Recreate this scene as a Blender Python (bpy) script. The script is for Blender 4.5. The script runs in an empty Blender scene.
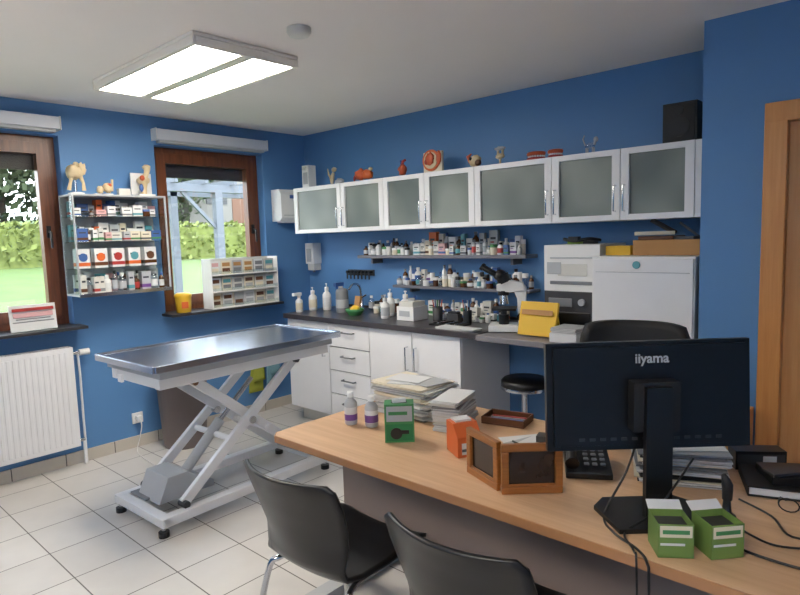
import bpy, math, random, bmesh
from mathutils import Vector, Matrix, noise
RND=random.Random(7)
scene=bpy.context.scene
# ------------------------------------------------------------------ materials
MATS={}
def srgb(c):
    return tuple(((x/255)/12.92 if x/255<=0.04045 else (((x/255)+0.055)/1.055)**2.4) for x in c)
def mat(name,rgb,rough=.5,metal=0,var=0,vscale=8,bump=0,bscale=60,emit=0,spec=.5):
    if name in MATS: return MATS[name]
    m=bpy.data.materials.new(name); m.use_nodes=True; nt=m.node_tree; N=nt.nodes; L=nt.links
    p=N['Principled BSDF']; c=srgb(rgb)
    p.inputs['Base Color'].default_value=(*c,1); p.inputs['Roughness'].default_value=rough; p.inputs['Metallic'].default_value=metal
    p.inputs['Specular IOR Level'].default_value=spec
    tc=N.new('ShaderNodeTexCoord')
    n=N.new('ShaderNodeTexNoise'); n.inputs['Scale'].default_value=vscale; n.inputs['Detail'].default_value=4
    L.new(tc.outputs['Object'],n.inputs['Vector'])
    r=N.new('ShaderNodeMix'); r.data_type='RGBA'
    v=max(var,.03)
    r.inputs[6].default_value=(*[x*(1-v) for x in c],1); r.inputs[7].default_value=(*[min(1,x*(1+v)) for x in c],1)
    L.new(n.outputs['Fac'],r.inputs[0]); L.new(r.outputs[2],p.inputs['Base Color'])
    if bump:
        n2=N.new('ShaderNodeTexNoise'); n2.inputs['Scale'].default_value=bscale; L.new(tc.outputs['Object'],n2.inputs['Vector'])
        b=N.new('ShaderNodeBump'); b.inputs['Strength'].default_value=bump; b.inputs['Distance'].default_value=.01
        L.new(n2.outputs['Fac'],b.inputs['Height']); L.new(b.outputs['Normal'],p.inputs['Normal'])
    if emit:
        p.inputs['Emission Color'].default_value=(*c,1); p.inputs['Emission Strength'].default_value=emit
    MATS[name]=m; return m
def wood(name,rgb1,rgb2,axis='x',rough=.4,scale=1.0):
    m=bpy.data.materials.new(name); m.use_nodes=True; nt=m.node_tree; N=nt.nodes; L=nt.links
    p=N['Principled BSDF']; p.inputs['Roughness'].default_value=rough
    tc=N.new('ShaderNodeTexCoord'); mp=N.new('ShaderNodeMapping')
    s={'x':(1.2,22,22),'y':(22,1.2,22),'z':(22,22,1.2)}[axis]
    mp.inputs['Scale'].default_value=[k*scale for k in s]
    L.new(tc.outputs['Object'],mp.inputs['Vector'])
    n=N.new('ShaderNodeTexNoise'); n.inputs['Scale'].default_value=2; n.inputs['Detail'].default_value=6; n.inputs['Roughness'].default_value=.6
    L.new(mp.outputs[0],n.inputs['Vector'])
    r=N.new('ShaderNodeValToRGB'); r.color_ramp.elements[0].position=.3; r.color_ramp.elements[1].position=.7
    r.color_ramp.elements[0].color=(*srgb(rgb1),1); r.color_ramp.elements[1].color=(*srgb(rgb2),1)
    L.new(n.outputs['Fac'],r.inputs[0]); L.new(r.outputs[0],p.inputs['Base Color']); MATS[name]=m; return m
def glassmat(name,tint=(1,1,1),gloss=.08,rough=.02):
    m=bpy.data.materials.new(name); m.use_nodes=True; nt=m.node_tree; N=nt.nodes; L=nt.links
    N.remove(N['Principled BSDF']); o=N['Material Output']
    t=N.new('ShaderNodeBsdfTransparent'); t.inputs[0].default_value=(*tint,1)
    g=N.new('ShaderNodeBsdfGlossy'); g.inputs['Roughness'].default_value=rough
    x=N.new('ShaderNodeMixShader'); x.inputs[0].default_value=gloss
    L.new(t.outputs[0],x.inputs[1]); L.new(g.outputs[0],x.inputs[2]); L.new(x.outputs[0],o.inputs[0]); return m
BLUE=mat('paint_blue',(86,132,182),.55,var=.05,vscale=2,bump=.15,bscale=220)
CEIL=mat('paint_ceiling',(240,233,228),.9,var=.03,vscale=2)
WHITE=mat('white_lacquer',(230,229,230),.3)
WPLAST=mat('white_plastic',(227,226,224),.35)
OFFW=mat('offwhite_plastic',(205,203,196),.4)
GREY=mat('grey_plastic',(120,122,126),.45)
LGREY=mat('light_grey',(175,177,180),.45)
DGREY=mat('dark_grey_plastic',(52,52,55),.45)
BLACK=mat('black_plastic',(12,12,14),.35)
BLACKM=mat('black_matte',(17,17,19),.6)
CHROME=mat('chrome',(210,212,216),.15,1)
STEEL=mat('brushed_steel',(190,198,212),.24,1,var=.05)
COUNTER=mat('counter_laminate',(60,56,60),.28,var=.15,vscale=60)
TOPGREY=mat('worktop_grey',(120,116,120),.4)
GROUTB=mat('baseboard_tile',(196,188,176),.35,var=.06)
FRAMEW=wood('window_wood',(84,46,28),(122,70,42),'z',.35)
BEECH=wood('beech_frame',(196,130,70),(214,152,90),'z',.35)
DESKW=wood('beech_desktop',(192,154,118),(212,176,140),'x',.32,.8)
DESKE=mat('desk_edge',(162,116,78),.45,var=.06)
PANELM=mat('desk_panel',(116,102,96),.5)
PICW=wood('picture_wood',(128,76,30),(160,100,46),'x',.4,2)
CLEAR=glassmat('window_glass',(.97,.99,.98),.05)
SHG=glassmat('shelf_glass',(.9,.95,.94),.1)
BOTG=glassmat('bottle_glass',(.85,.9,.95),.15)
RED=mat('c_red',(160,52,48),.4); ORANGE=mat('c_orange',(206,98,46),.4); YELL=mat('c_yellow',(220,176,44),.4)
GREEN=mat('c_green',(64,130,78),.4); LIME=mat('c_lime',(140,180,64),.4); CBLUE=mat('c_blue',(60,92,150),.4); TEAL=mat('c_teal',(84,146,156),.4)
PURP=mat('c_purple',(110,70,140),.4); BROWN=mat('c_brown',(92,56,34),.4); AMBER=mat('c_amber',(84,52,30),.2); CREAM=mat('c_cream',(218,208,186),.5)
PINK=mat('c_pink',(206,160,160),.5); BONE=mat('bone',(204,184,148),.5,var=.1,vscale=30); FLESH=mat('flesh_orange',(190,84,46),.45,var=.25,vscale=30)
PAPER=mat('paper',(214,214,214),.7); PAPERG=mat('paper_grey',(168,170,172),.7,var=.1,vscale=20); CARD=mat('cardboard',(176,130,80),.7,var=.08)
INK=mat('ink',(60,62,70),.6); LIMET=mat('cloth_lime',(170,176,70),.9); TEALT=mat('cloth_teal',(120,160,170),.9)
SLATE=mat('sill_slate',(48,48,52),.35,var=.1,vscale=30); BLINDM=mat('blind_box',(206,208,214),.4); SHUT=mat('shutter_dark',(60,48,44),.5)
LAMPH=mat('lamp_housing',(236,230,220),.4)
# ------------------------------------------------------------------ builder
class B:
    def __init__(s,name,loc=(0,0,0),rz=0,bev=0,seg=2):
        s.n=name; s.loc=loc; s.rz=rz; s.bev=bev; s.seg=seg; s.v=[]; s.f=[]; s.m=[]; s.sm=[]; s.ml=[]; s.M=Matrix.Identity(4)
    def mi(s,m):
        if m not in s.ml: s.ml.append(m)
        return s.ml.index(m)
    def at(s,x=0,y=0,z=0,rz=0,rx=0,ry=0):
        s.M=Matrix.Translation((x,y,z))@Matrix.Rotation(rz,4,'Z')@Matrix.Rotation(ry,4,'Y')@Matrix.Rotation(rx,4,'X'); return s
    def add(s,vs,fs,m,smooth=False):
        o=len(s.v); s.v+=[tuple(s.M@Vector(p)) for p in vs]
        k=s.mi(m)
        for f in fs: s.f.append([o+i for i in f]); s.m.append(k); s.sm.append(smooth)
        return s
    def bx(s,x0,x1,y0,y1,z0,z1,m):
        vs=[(x,y,z) for x in (x0,x1) for y in (y0,y1) for z in (z0,z1)]
        return s.add(vs,[(0,1,3,2),(4,6,7,5),(0,4,5,1),(2,3,7,6),(0,2,6,4),(1,5,7,3)],m)
    def box(s,cx,cy,cz,sx,sy,sz,m,rz=0,rx=0,ry=0):
        R=Matrix.Translation((cx,cy,cz))@Matrix.Rotation(rz,4,'Z')@Matrix.Rotation(ry,4,'Y')@Matrix.Rotation(rx,4,'X')
        vs=[R@Vector((x,y,z)) for x in (-sx/2,sx/2) for y in (-sy/2,sy/2) for z in (-sz/2,sz/2)]
        return s.add(vs,[(0,1,3,2),(4,6,7,5),(0,4,5,1),(2,3,7,6),(0,2,6,4),(1,5,7,3)],m)
    def beam(s,p0,p1,w,h,m,up=(0,0,1)):
        p0=Vector(p0);p1=Vector(p1);d=(p1-p0).normalized();u=Vector(up)
        sd=d.cross(u)
        if sd.length<1e-4: sd=d.cross(Vector((0,1,0)))
        sd.normalize();u=sd.cross(d)
        vs=[p+sd*a*w/2+u*b*h/2 for p in (p0,p1) for a in(-1,1) for b in (-1,1)]
        return s.add(vs,[(0,1,3,2),(4,6,7,5),(0,4,5,1),(2,3,7,6),(0,2,6,4),(1,5,7,3)],m)
    def cyl(s,p0,p1,r0,m,r1=None,seg=20):
        r1=r0 if r1 is None else r1; p0=Vector(p0);p1=Vector(p1);d=(p1-p0).normalized()
        a=d.orthogonal().normalized();b=d.cross(a); vs=[]
        for p,r in ((p0,r0),(p1,r1)):
            for i in range(seg):
                t=2*math.pi*i/seg; vs.append(p+a*math.cos(t)*r+b*math.sin(t)*r)
        s.add(vs,[(i,(i+1)%seg,seg+(i+1)%seg,seg+i) for i in range(seg)],m,True)
        s.add(vs[:seg],[tuple(range(seg))[::-1]],m); s.add(vs[seg:],[tuple(range(seg))],m); return s
    def lathe(s,c,prof,m,seg=20,smooth=True):
        vs=[];n=len(prof)
        for r,z in prof:
            for i in range(seg):
                t=2*math.pi*i/seg; vs.append((c[0]+math.cos(t)*r,c[1]+math.sin(t)*r,c[2]+z))
        fs=[(k*seg+i,k*seg+(i+1)%seg,(k+1)*seg+(i+1)%seg,(k+1)*seg+i) for k in range(n-1) for i in range(seg)]
        s.add(vs,fs,m,smooth)
        if prof[0][0]>1e-4: s.add(vs[:seg],[tuple(range(seg))[::-1]],m)
        if prof[-1][0]>1e-4: s.add(vs[-seg:],[tuple(range(seg))],m)
        return s
    def sph(s,c,r,m,seg=16,nz=0,sd=0):
        if not hasattr(r,'__len__'): r=(r,r,r)
        vs=[];rg=seg//2
        for j in range(rg+1):
            ph=math.pi*j/rg
            for i in range(seg):
                t=2*math.pi*i/seg; d=Vector((math.sin(ph)*math.cos(t),math.sin(ph)*math.sin(t),math.cos(ph)))
                k=1+(nz*noise.noise(d*2.2+Vector((sd*3.1,sd,0))) if nz else 0)
                vs.append((c[0]+d.x*r[0]*k,c[1]+d.y*r[1]*k,c[2]+d.z*r[2]*k))
        fs=[(j*seg+i,(j+1)*seg+i,(j+1)*seg+(i+1)%seg,j*seg+(i+1)%seg) for j in range(rg) for i in range(seg)]
        return s.add(vs,fs,m,True)
    def tube(s,pts,r,m,seg=8,sub=0):
        P=[Vector(p) for p in pts];n0=len(P)
        rl=list(r) if hasattr(r,'__len__') else [r]*n0
        if sub:
            Q=[];rq=[]
            for i in range(n0-1):
                a=P[max(i-1,0)];b=P[i];c=P[i+1];d=P[min(i+2,n0-1)]
                for k in range(sub):
                    t=k/sub; Q.append(.5*((2*b)+(c-a)*t+(2*a-5*b+4*c-d)*t*t+(3*b-a-3*c+d)*t**3)); rq.append(rl[i]*(1-t)+rl[i+1]*t)
            Q.append(P[-1]);rq.append(rl[-1]);P=Q;rl=rq
        n=len(P);vs=[];T0=(P[1]-P[0]).normalized();A=T0.orthogonal().normalized()
        for i in range(n):
            T=(P[min(i+1,n-1)]-P[max(i-1,0)]).normalized()
            A=(A-T*A.dot(T)).normalized();Bv=T.cross(A)
            for k in range(seg):
                t=2*math.pi*k/seg; vs.append(P[i]+A*math.cos(t)*rl[i]+Bv*math.sin(t)*rl[i])
        s.add(vs,[(i*seg+k,i*seg+(k+1)%seg,(i+1)*seg+(k+1)%seg,(i+1)*seg+k) for i in range(n-1) for k in range(seg)],m,True)
        s.add(vs[:seg],[tuple(range(seg))[::-1]],m); s.add(vs[-seg:],[tuple(range(seg))],m); return s
    def prism(s,poly,axis,a,b,m):
        def P(u,v,w): return {'x':(w,u,v),'y':(u,w,v),'z':(u,v,w)}[axis]
        n=len(poly); vs=[P(u,v,a) for u,v in poly]+[P(u,v,b) for u,v in poly]
        return s.add(vs,[tuple(range(n))[::-1],tuple(range(n,2*n))]+[(i,(i+1)%n,n+(i+1)%n,n+i) for i in range(n)],m)
    def surf(s,fn,nu,nv,th,m):
        P=[[Vector(fn(i/nu,j/nv)) for j in range(nv+1)] for i in range(nu+1)]
        top=[];bot=[]
        for i in range(nu+1):
            for j in range(nv+1):
                du=P[min(i+1,nu)][j]-P[max(i-1,0)][j];dv=P[i][min(j+1,nv)]-P[i][max(j-1,0)]
                nn=du.cross(dv); nn=nn.normalized() if nn.length>1e-9 else Vector((0,0,1))
                top.append(P[i][j]+nn*th/2);bot.append(P[i][j]-nn*th/2)
        K=len(top);w=nv+1;fs=[]
        for i in range(nu):
            for j in range(nv):
                a=i*w+j;fs.append((a,a+w,a+w+1,a+1));fs.append((K+a,K+a+1,K+a+w+1,K+a+w))
        for i in range(nu):
            a=i*w;fs.append((a,a+w,K+a+w,K+a)); a=i*w+nv;fs.append((a,K+a,K+a+w,a+w))
        for j in range(nv):
            a=j;fs.append((a,K+a,K+a+1,a+1)); a=nu*w+j;fs.append((a,a+1,K+a+1,K+a))
        return s.add(top+bot,fs,m,True)
    def done(s):
        me=bpy.data.meshes.new(s.n); me.from_pydata(s.v,[],s.f)
        for m in s.ml: me.materials.append(m)
        me.polygons.foreach_set('material_index',s.m); me.polygons.foreach_set('use_smooth',s.sm)
        bm=bmesh.new();bm.from_mesh(me)
        bmesh.ops.recalc_face_normals(bm,faces=bm.faces);bm.to_mesh(me);bm.free();me.update()
        o=bpy.data.objects.new(s.n,me);scene.collection.objects.link(o);o.location=s.loc;o.rotation_euler=(0,0,s.rz)
        if s.bev:
            md=o.modifiers.new('bev','BEVEL');md.width=s.bev;md.segments=s.seg;md.limit_method='ANGLE';md.angle_limit=math.radians(50)
        return o
def label_box(b,cx,cy,z,sx,sy,sz,m,stripe,face='-y',rz=0):
    R=Matrix.Translation((cx,cy,z))@Matrix.Rotation(rz,4,'Z'); old=b.M; b.M=old@R
    b.bx(-sx/2,sx/2,-sy/2,sy/2,0,sz,m)
    e=.0006
    b.bx(-sx/2-e,sx/2+e,-sy/2-e,sy/2+e,sz*.12,sz*.30,stripe)
    if face=='-y': b.bx(-sx*.35,sx*.3,-sy/2-e*1.5,-sy/2,sz*.62,sz*.72,INK); b.bx(-sx*.35,sx*.1,-sy/2-e*1.5,-sy/2,sz*.48,sz*.54,stripe)
    if face=='+x': b.bx(sx/2,sx/2+e*1.5,-sy*.35,sy*.3,sz*.62,sz*.72,INK)
    b.M=old
def bottle(b,x,y,z,r,h,m,cap,lab=None):
    b.lathe((x,y,z),[(r*.9,0),(r,h*.04),(r,h*.66),(r*.8,h*.74),(r*.42,h*.8),(r*.42,h*.84)],m,14)
    b.lathe((x,y,z),[(r*.5,h*.84),(r*.5,h),(r*.42,h*1.0)],cap,12)
    if lab: b.lathe((x,y,z),[(r*1.02,h*.15),(r*1.02,h*.55)],lab,14)
def pump(b,x,y,z,r,h,m,cap,lab=None):
    bottle(b,x,y,z,r,h*.85,m,cap,lab)
    b.cyl((x,y,z+h*.85),(x,y,z+h*.96),r*.12,cap,seg=8); b.box(x+r*.3,y-r*.3,z+h*.97,r*1.1,r*.4,h*.04,cap,rz=-.7)
def jar(b,x,y,z,r,h,m,cap):
    b.lathe((x,y,z),[(r*.95,0),(r,h*.05),(r,h*.7)],m,14); b.lathe((x,y,z),[(r*1.04,h*.7),(r*1.04,h*.97),(r*.95,h)],cap,14)
PC=[WPLAST,WPLAST,WPLAST,PAPER,PAPER,CREAM,OFFW,OFFW,LGREY,LGREY,TEAL,CBLUE,ORANGE,PINK]
SC=[RED,CBLUE,GREEN,ORANGE,TEAL,PURP,INK,INK,GREY,GREY,BROWN]
def products(b,axis,a0,a1,c,z,hmin,hmax,kinds='bbbot',seed=1,dmax=.07):
    R=random.Random(seed);a=a0
    while a<a1-.02:
        k=R.choice(kinds);h=R.uniform(hmin,hmax)
        w=R.uniform(.03,.075) if k=='b' else R.uniform(.03,.055)
        if a+w>a1: break
        p=(a+w/2,c+R.uniform(-.015,.015)); 
        if axis=='y': p=(p[1],p[0])
        m=R.choice(PC);st=R.choice(SC)
        if k=='b':
            if axis=='x': label_box(b,p[0],p[1],z,w,R.uniform(.03,dmax),h,m,st)
            else: label_box(b,p[0],p[1],z,R.uniform(.03,dmax),w,h,m,st,'+x')
        elif k=='o': bottle(b,p[0],p[1],z,w/2,h,R.choice([WPLAST,WPLAST,AMBER,AMBER,BOTG,LGREY]),R.choice([WPLAST,WPLAST,CBLUE,BLACK,GREY]),R.choice([PAPER,PAPER,LGREY,st]))
        else: jar(b,p[0],p[1],z,w/2,h*.75,R.choice([WPLAST,AMBER,CREAM,BOTG]),R.choice([WPLAST,WPLAST,CBLUE,GREEN,BLACK]))
        a+=w+R.uniform(.001,.008)
# ------------------------------------------------------------------ room shell
H=2.47; XR=5.7; YB=-5.3; WT=.3
fm=bpy.data.materials.new('floor_tiles');fm.use_nodes=True;nt=fm.node_tree;N=nt.nodes;L=nt.links;p=N['Principled BSDF']
tc=N.new('ShaderNodeTexCoord');br=N.new('ShaderNodeTexBrick');br.offset=0;br.squash=1
for k,v in (('Scale',1),('Mortar Size',.003),('Mortar Smooth',.1),('Bias',0),('Brick Width',.33),('Row Height',.33)): br.inputs[k].default_value=v
br.inputs['Color1'].default_value=(*srgb((214,210,205)),1);br.inputs['Color2'].default_value=(*srgb((206,202,197)),1);br.inputs['Mortar'].default_value=(*srgb((84,78,74)),1)
mp=N.new('ShaderNodeMapping');mp.inputs['Location'].default_value=(.1,.08,0);L.new(tc.outputs['Object'],mp.inputs[0]);L.new(mp.outputs[0],br.inputs['Vector'])
nn=N.new('ShaderNodeTexNoise');nn.inputs['Scale'].default_value=5;nn.inputs['Detail'].default_value=5;L.new(tc.outputs['Object'],nn.inputs[0])
mx=N.new('ShaderNodeMix');mx.data_type='RGBA';mx.blend_type='MULTIPLY';mx.inputs[0].default_value=.18
L.new(br.outputs['Color'],mx.inputs[6]);L.new(nn.outputs['Fac'],mx.inputs[7]);L.new(mx.outputs[2],p.inputs['Base Color'])
bm_=N.new('ShaderNodeBump');bm_.inputs['Strength'].default_value=.3;bm_.inputs['Distance'].default_value=.003;bm_.invert=True
L.new(br.outputs['Fac'],bm_.inputs['Height']);L.new(bm_.outputs[0],p.inputs['Normal']);p.inputs['Roughness'].default_value=.28
B('floor').bx(-WT,XR,YB,.2,-.1,0,fm).done()
B('ceiling').bx(-WT,XR,YB,.2,H,H+.1,CEIL).done()
W2=(-1.44,-.47,.98,2.26); W1=(-3.15,-2.10,.98,2.26)
b=B('wall_left')
b.bx(-WT,0,YB,W1[0],0,H,BLUE);b.bx(-WT,0,W1[1],W2[0],0,H,BLUE);b.bx(-WT,0,W2[1],.2,0,H,BLUE)
for w in (W1,W2): b.bx(-WT,0,w[0],w[1],0,w[2]-.02,BLUE);b.bx(-WT,0,w[0],w[1],w[3],H,BLUE)
b.done()
B('wall_back').bx(0,3.57,0,.2,0,H,BLUE).done()
b=B('wall_right');yw=-.49
b.bx(3.57,3.87,yw,.2,0,H,BLUE);b.bx(3.87,4.75,yw,.2,2.0,H,BLUE);b.bx(4.75,XR,yw,.2,0,H,BLUE);b.done()
B('wall_far_right').bx(XR,XR+.2,YB,.2,0,H,BLUE).done()
B('wall_front').bx(-WT,XR,YB-.2,YB,0,H,BLUE).done()
b=B('trim_door',bev=.004);b.bx(3.83,3.92,yw-.02,yw+.1,0,2.045,BEECH);b.bx(4.71,4.80,yw-.02,yw+.1,0,2.045,BEECH);b.bx(3.83,4.80,yw-.021,yw+.1,1.965,2.05,BEECH);b.done()
DOORL=wood('door_leaf',(204,142,84),(218,162,104),'z',.4)
b=B('door_1',bev=.003);b.bx(3.92,4.71,yw+.03,yw+.07,.005,1.965,DOORL);b.bx(4.60,4.64,yw+.02,yw+.03,.95,1.15,CHROME)
b.tube([(4.62,yw+.03,1.05),(4.62,yw-.025,1.05),(4.5,yw-.03,1.05)],.009,CHROME);b.done()
b=B('baseboard_left',bev=.002)
y=-5.2
while y<-.02:
    b.bx(.001,.012,y+.003,min(y+.327,-.001),0,.085,GROUTB);y+=.33
b.bx(.001,.008,-5.2,-.005,0,.08,mat('grout',(80,78,76),.8));b.done()
b=B('baseboard_back',bev=.002);x=.02
while x<3.55: b.bx(x+.003,min(x+.327,3.56),-.012,-.001,0,.085,GROUTB);x+=.33
b.done()
b=B('baseboard_right',bev=.002);b.bx(3.575,3.825,yw-.012,yw-.001,0,.085,GROUTB);b.done()
def window(n,w,split=None):
    y0,y1,z0,z1=w;b=B(n,bev=.004)
    X=-.16
    def ring(ya,yb,za,zb,t,xa,xb,m):
        b.bx(xa,xb,ya,ya+t,za,zb,m);b.bx(xa,xb,yb-t,yb,za,zb,m);b.bx(xa,xb,ya+t,yb-t,za,za+t,m);b.bx(xa,xb,ya+t,yb-t,zb-t,zb,m)
    ring(y0,y1,z0,z1,.055,X,X+.07,FRAMEW)
    ring(y0+.045,y1-.045,z0+.045,z1-.045,.075,X+.02,X+.085,FRAMEW)
    b.bx(X+.03,X+.034,y0+.11,y1-.11,z0+.11,z1-.11,CLEAR)
    b.bx(X-.03,X-.01,y0+.02,y1-.02,z1-.22,z1-.01,SHUT)
    for k in range(4): b.bx(X-.01,X-.005,y0+.02,y1-.02,z1-.215+k*.045,z1-.18+k*.045,SHUT)
    yh=y1-.085;zh=(z0+z1)/2
    b.bx(X+.085,X+.095,yh-.014,yh+.014,zh-.04,zh+.04,BLACK);b.tube([(X+.095,yh,zh),(X+.13,yh,zh),(X+.135,yh,zh-.11)],.008,BLACK)
    b.bx(-.16,.0,y0,y1,z0-.02,z0,SLATE); b.bx(0,.17,y0-.03,y1+.03,z0-.02,z0,SLATE)
    return b.done()
window('window_1',W1);window('window_2',W2)
def blind(n,y0,y1):
    b=B(n,bev=.012,seg=3);b.bx(.001,.085,y0,y1,2.29,2.37,BLINDM);b.bx(.02,.07,y0+.02,y1-.02,2.27,2.291,LGREY)
    b.bx(.001,.09,y0-.008,y0,2.285,2.375,WPLAST);b.bx(.001,.09,y1,y1+.008,2.285,2.375,WPLAST);b.done()
blind('roller_blind',-1.45,-.47);blind('roller_blind',-3.2,-2.11)
# ------------------------------------------------------------------ ceiling lamp, added unseen fill lamps
TUBE=mat('lamp_diffuser',(255,248,236),.5,emit=28)
def lamp(loc,rz=0):
    b=B('ceiling_light',loc,rz,bev=.004);a=.565;c=.30;h=-.06
    b.bx(-a,a,-c,c,-.02,-.001,LAMPH)
    b.bx(-a,a,c-.012,c,h,-.02,LAMPH);b.bx(-a,a,-c,-c+.012,h,-.02,LAMPH)
    b.bx(-a,-a+.02,-c+.012,c-.012,h,-.02,LAMPH);b.bx(a-.02,a,-c+.012,c-.012,h,-.02,LAMPH)
    b.bx(-a+.02,a-.02,-.02,.02,h,-.02,LAMPH)
    for yc in(-.155,.155):
        b.bx(-a+.02,a-.02,yc-.133,yc-.12,h,-.02,LAMPH);b.bx(-a+.02,a-.02,yc+.12,yc+.133,h,-.02,LAMPH)
        b.bx(-a+.025,a-.025,yc-.118,yc+.118,h+.004,h+.016,TUBE)
    return b.done()
lamp((1.33,-1.85,H));lamp((3.9,-4.35,H))  # second fixture is unseen behind the camera, added to light the room
UPL=mat('added_fill_emitter',(255,242,226),.5,emit=150)
def added_uplighter(x,y):  # unseen upward fill, added behind the camera to brighten the ceiling
    b=B('added_fill_lamp',(x,y,0));b.lathe((0,0,0),[(.15,.001),(.15,.015),(.02,.03),(.012,.05)],BLACK,28);b.cyl((0,0,.04),(0,0,1.62),.012,CHROME)
    b.lathe((0,0,1.62),[(.03,0),(.14,.05),(.22,.14),(.215,.14),(.135,.06),(0,.02)],WPLAST,28);b.cyl((0,0,1.70),(0,0,1.71),.17,UPL,seg=28);b.done()
added_uplighter(5.1,-4.3);added_uplighter(1.2,-4.4)
b=B('smoke_detector',(2.23,-1.81,H));b.lathe((0,0,0),[(.055,-.001),(.056,-.02),(.045,-.035),(.02,-.04),(0,-.04)],OFFW);b.done()
# ------------------------------------------------------------------ window wall objects
b=B('radiator',bev=.004);y0,y1,z0,z1=-3.12,-2.16,.15,.84
b.bx(.03,.045,y0,y1,z0,z1,WHITE);b.bx(.10,.112,y0,y1,z0,z1,WHITE);b.bx(.045,.10,y0,y0+.01,z0,z1,WHITE);b.bx(.045,.10,y1-.01,y1,z0,z1,WHITE)
y=y0+.02
while y<y1-.03: b.bx(.112,.118,y,y+.022,z0+.03,z1-.03,WHITE);y+=.034
y=y0+.02
while y<y1-.02: b.bx(.046,.10,y,y+.006,z1-.012,z1-.002,WHITE);y+=.02
b.cyl((.07,y1,z1-.05),(.07,y1+.06,z1-.05),.012,CHROME);b.cyl((.07,y1+.05,z1-.05),(.07,y1+.115,z1-.05),.022,WPLAST)
b.tube([(.07,y1+.04,z1-.06),(.07,y1+.045,z1-.2),(.05,y1+.05,.35),(.05,y1+.05,.06),(.05,y1+.05,.003)],.008,WHITE,sub=4)
b.cyl((.07,y1-.02,z0+.03),(.07,y1+.04,z0+.03),.012,CHROME);b.cyl((.07,y1+.035,z0+.03),(.07,y1+.035,.003),.008,WHITE)
b.bx(.001,.03,y0+.15,y0+.18,z0+.1,z1-.1,GREY);b.bx(.001,.03,y1-.18,y1-.15,z0+.1,z1-.1,GREY);b.done()
b=B('leaflet_stand',(.08,-2.37,.981),bev=.001)
b.box(0,0,.085,.008,.27,.17,PAPER,ry=-.12);b.box(.008,0,.14,.002,.24,.02,RED,ry=-.12);b.box(.006,0,.105,.003,.23,.03,PINK,ry=-.12);b.box(.002,0,.06,.012,.24,.008,GREY,ry=-.12);b.box(.003,0,.078,.011,.2,.006,GREY,ry=-.12);b.box(.001,0,.04,.012,.2,.006,GREY,ry=-.12)
b.bx(-.04,.05,-.13,.13,0,.006,SHG);b.bx(-.03,-.02,-.12,.12,.006,.1,LGREY);b.done()
b=B('glass_display_cabinet',bev=.001)
cy0,cy1,cz0,cz1,cd=-2.13,-1.49,1.18,1.86,.23
b.bx(.001,.008,cy0,cy1,cz0,cz1,LGREY)
for z in (cz0,cz1-.012): b.bx(.008,cd,cy0,cy1,z,z+.012,LGREY)
for z in (1.36,1.54,1.71): b.bx(.01,cd-.02,cy0+.006,cy1-.006,z,z+.006,SHG)
for y in (cy0,cy1-.005): b.bx(.01,cd,y,y+.005,cz0+.012,cz1-.012,SHG)
for y in (cy0,cy1-.012): b.bx(cd-.012,cd,y,y+.012,cz0+.012,cz1-.012,LGREY)
b.bx(cd,cd+.006,cy0,cy1,cz0-.005,cz0+.02,CHROME)
b.done()
b=B('pharmacy_products');
products(b,'y',cy0+.03,cy1-.02,.15,cz0+.0125,.10,.15,'bboo',3);products(b,'y',cy0+.03,cy1-.02,.06,cz0+.0125,.12,.15,'bbo',4)
for i in range(5):
    y=cy0+.06+i*.115
    label_box(b,.15,y,1.3665,.06,.085,.13,PAPER,[ORANGE,BROWN,RED,ORANGE,AMBER][i],'+x'); b.cyl((.18,y,1.44),(.1815,y,1.44),.028,[CBLUE,ORANGE,RED,TEAL,BROWN][i])
products(b,'y',cy0+.03,cy1-.02,.15,1.5465,.05,.10,'bbbo',5);products(b,'y',cy0+.03,cy1-.02,.07,1.5465,.08,.15,'bb',6)
products(b,'y',cy0+.03,cy1-.02,.15,1.7165,.04,.08,'bbbot',8);products(b,'y',cy0+.03,cy1-.02,.07,1.7165,.07,.12,'bb',9);b.done()
b=B('hip_bone_model',(.13,-2.06,cz1));b.lathe((0,0,0),[(.05,0),(.05,.012),(.02,.018)],WPLAST);b.cyl((0,0,.01),(0,0,.1),.005,CHROME,seg=8)
b.sph((0,0,.15),(.03,.05,.045),BONE,nz=.6,sd=1);b.sph((0,.045,.17),(.02,.025,.04),BONE,nz=.6,sd=3);b.tube([(0,-.02,.13),(.01,-.035,.08),(0,-.045,.03)],[.016,.01,.014],BONE);b.tube([(0,.03,.13),(.01,.045,.08),(0,.05,.03)],[.016,.01,.014],BONE);b.sph((0,.01,.2),.018,BONE);b.done()
b=B('ear_anatomy_model',(.14,-1.86,cz1));b.lathe((0,0,0),[(.035,0),(.035,.01)],WPLAST);b.sph((0,0,.05),(.025,.03,.03),BONE,nz=.5,sd=4);b.sph((0,-.05,.035),(.02,.022,.025),BONE,nz=.5,sd=5);b.cyl((0,.03,.03),(0,.035,.11),.008,BONE);b.sph((0.01,.01,.07),(.014,.016,.014),FLESH);b.bx(-.02,.02,-.09,-.05,0,.01,WPLAST);b.bx(-.02,.02,.07,.15,0,.05,OFFW);b.done()
b=B('knee_joint_model',(.13,-1.6,cz1));b.bx(-.05,.05,-.06,.06,0,.015,WPLAST);b.bx(-.045,-.035,-.075,.075,.015,.17,PAPER)
b.tube([(0,.0,.015),(0,.005,.06),(0,.0,.1)],[.022,.017,.033],BONE,10,4);b.sph((0,0,.115),(.034,.046,.03),BONE,nz=.3);b.tube([(0,0,.12),(.01,.02,.16),(.01,.03,.20)],[.03,.018,.024],BONE,10,4);b.sph((.03,-.02,.13),(.015,.018,.02),FLESH);b.sph((0,.03,.21),(.026,.028,.02),BONE,nz=.3);b.sph((.03,-.03,.06),(.012,.014,.03),CBLUE);b.done()
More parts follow.
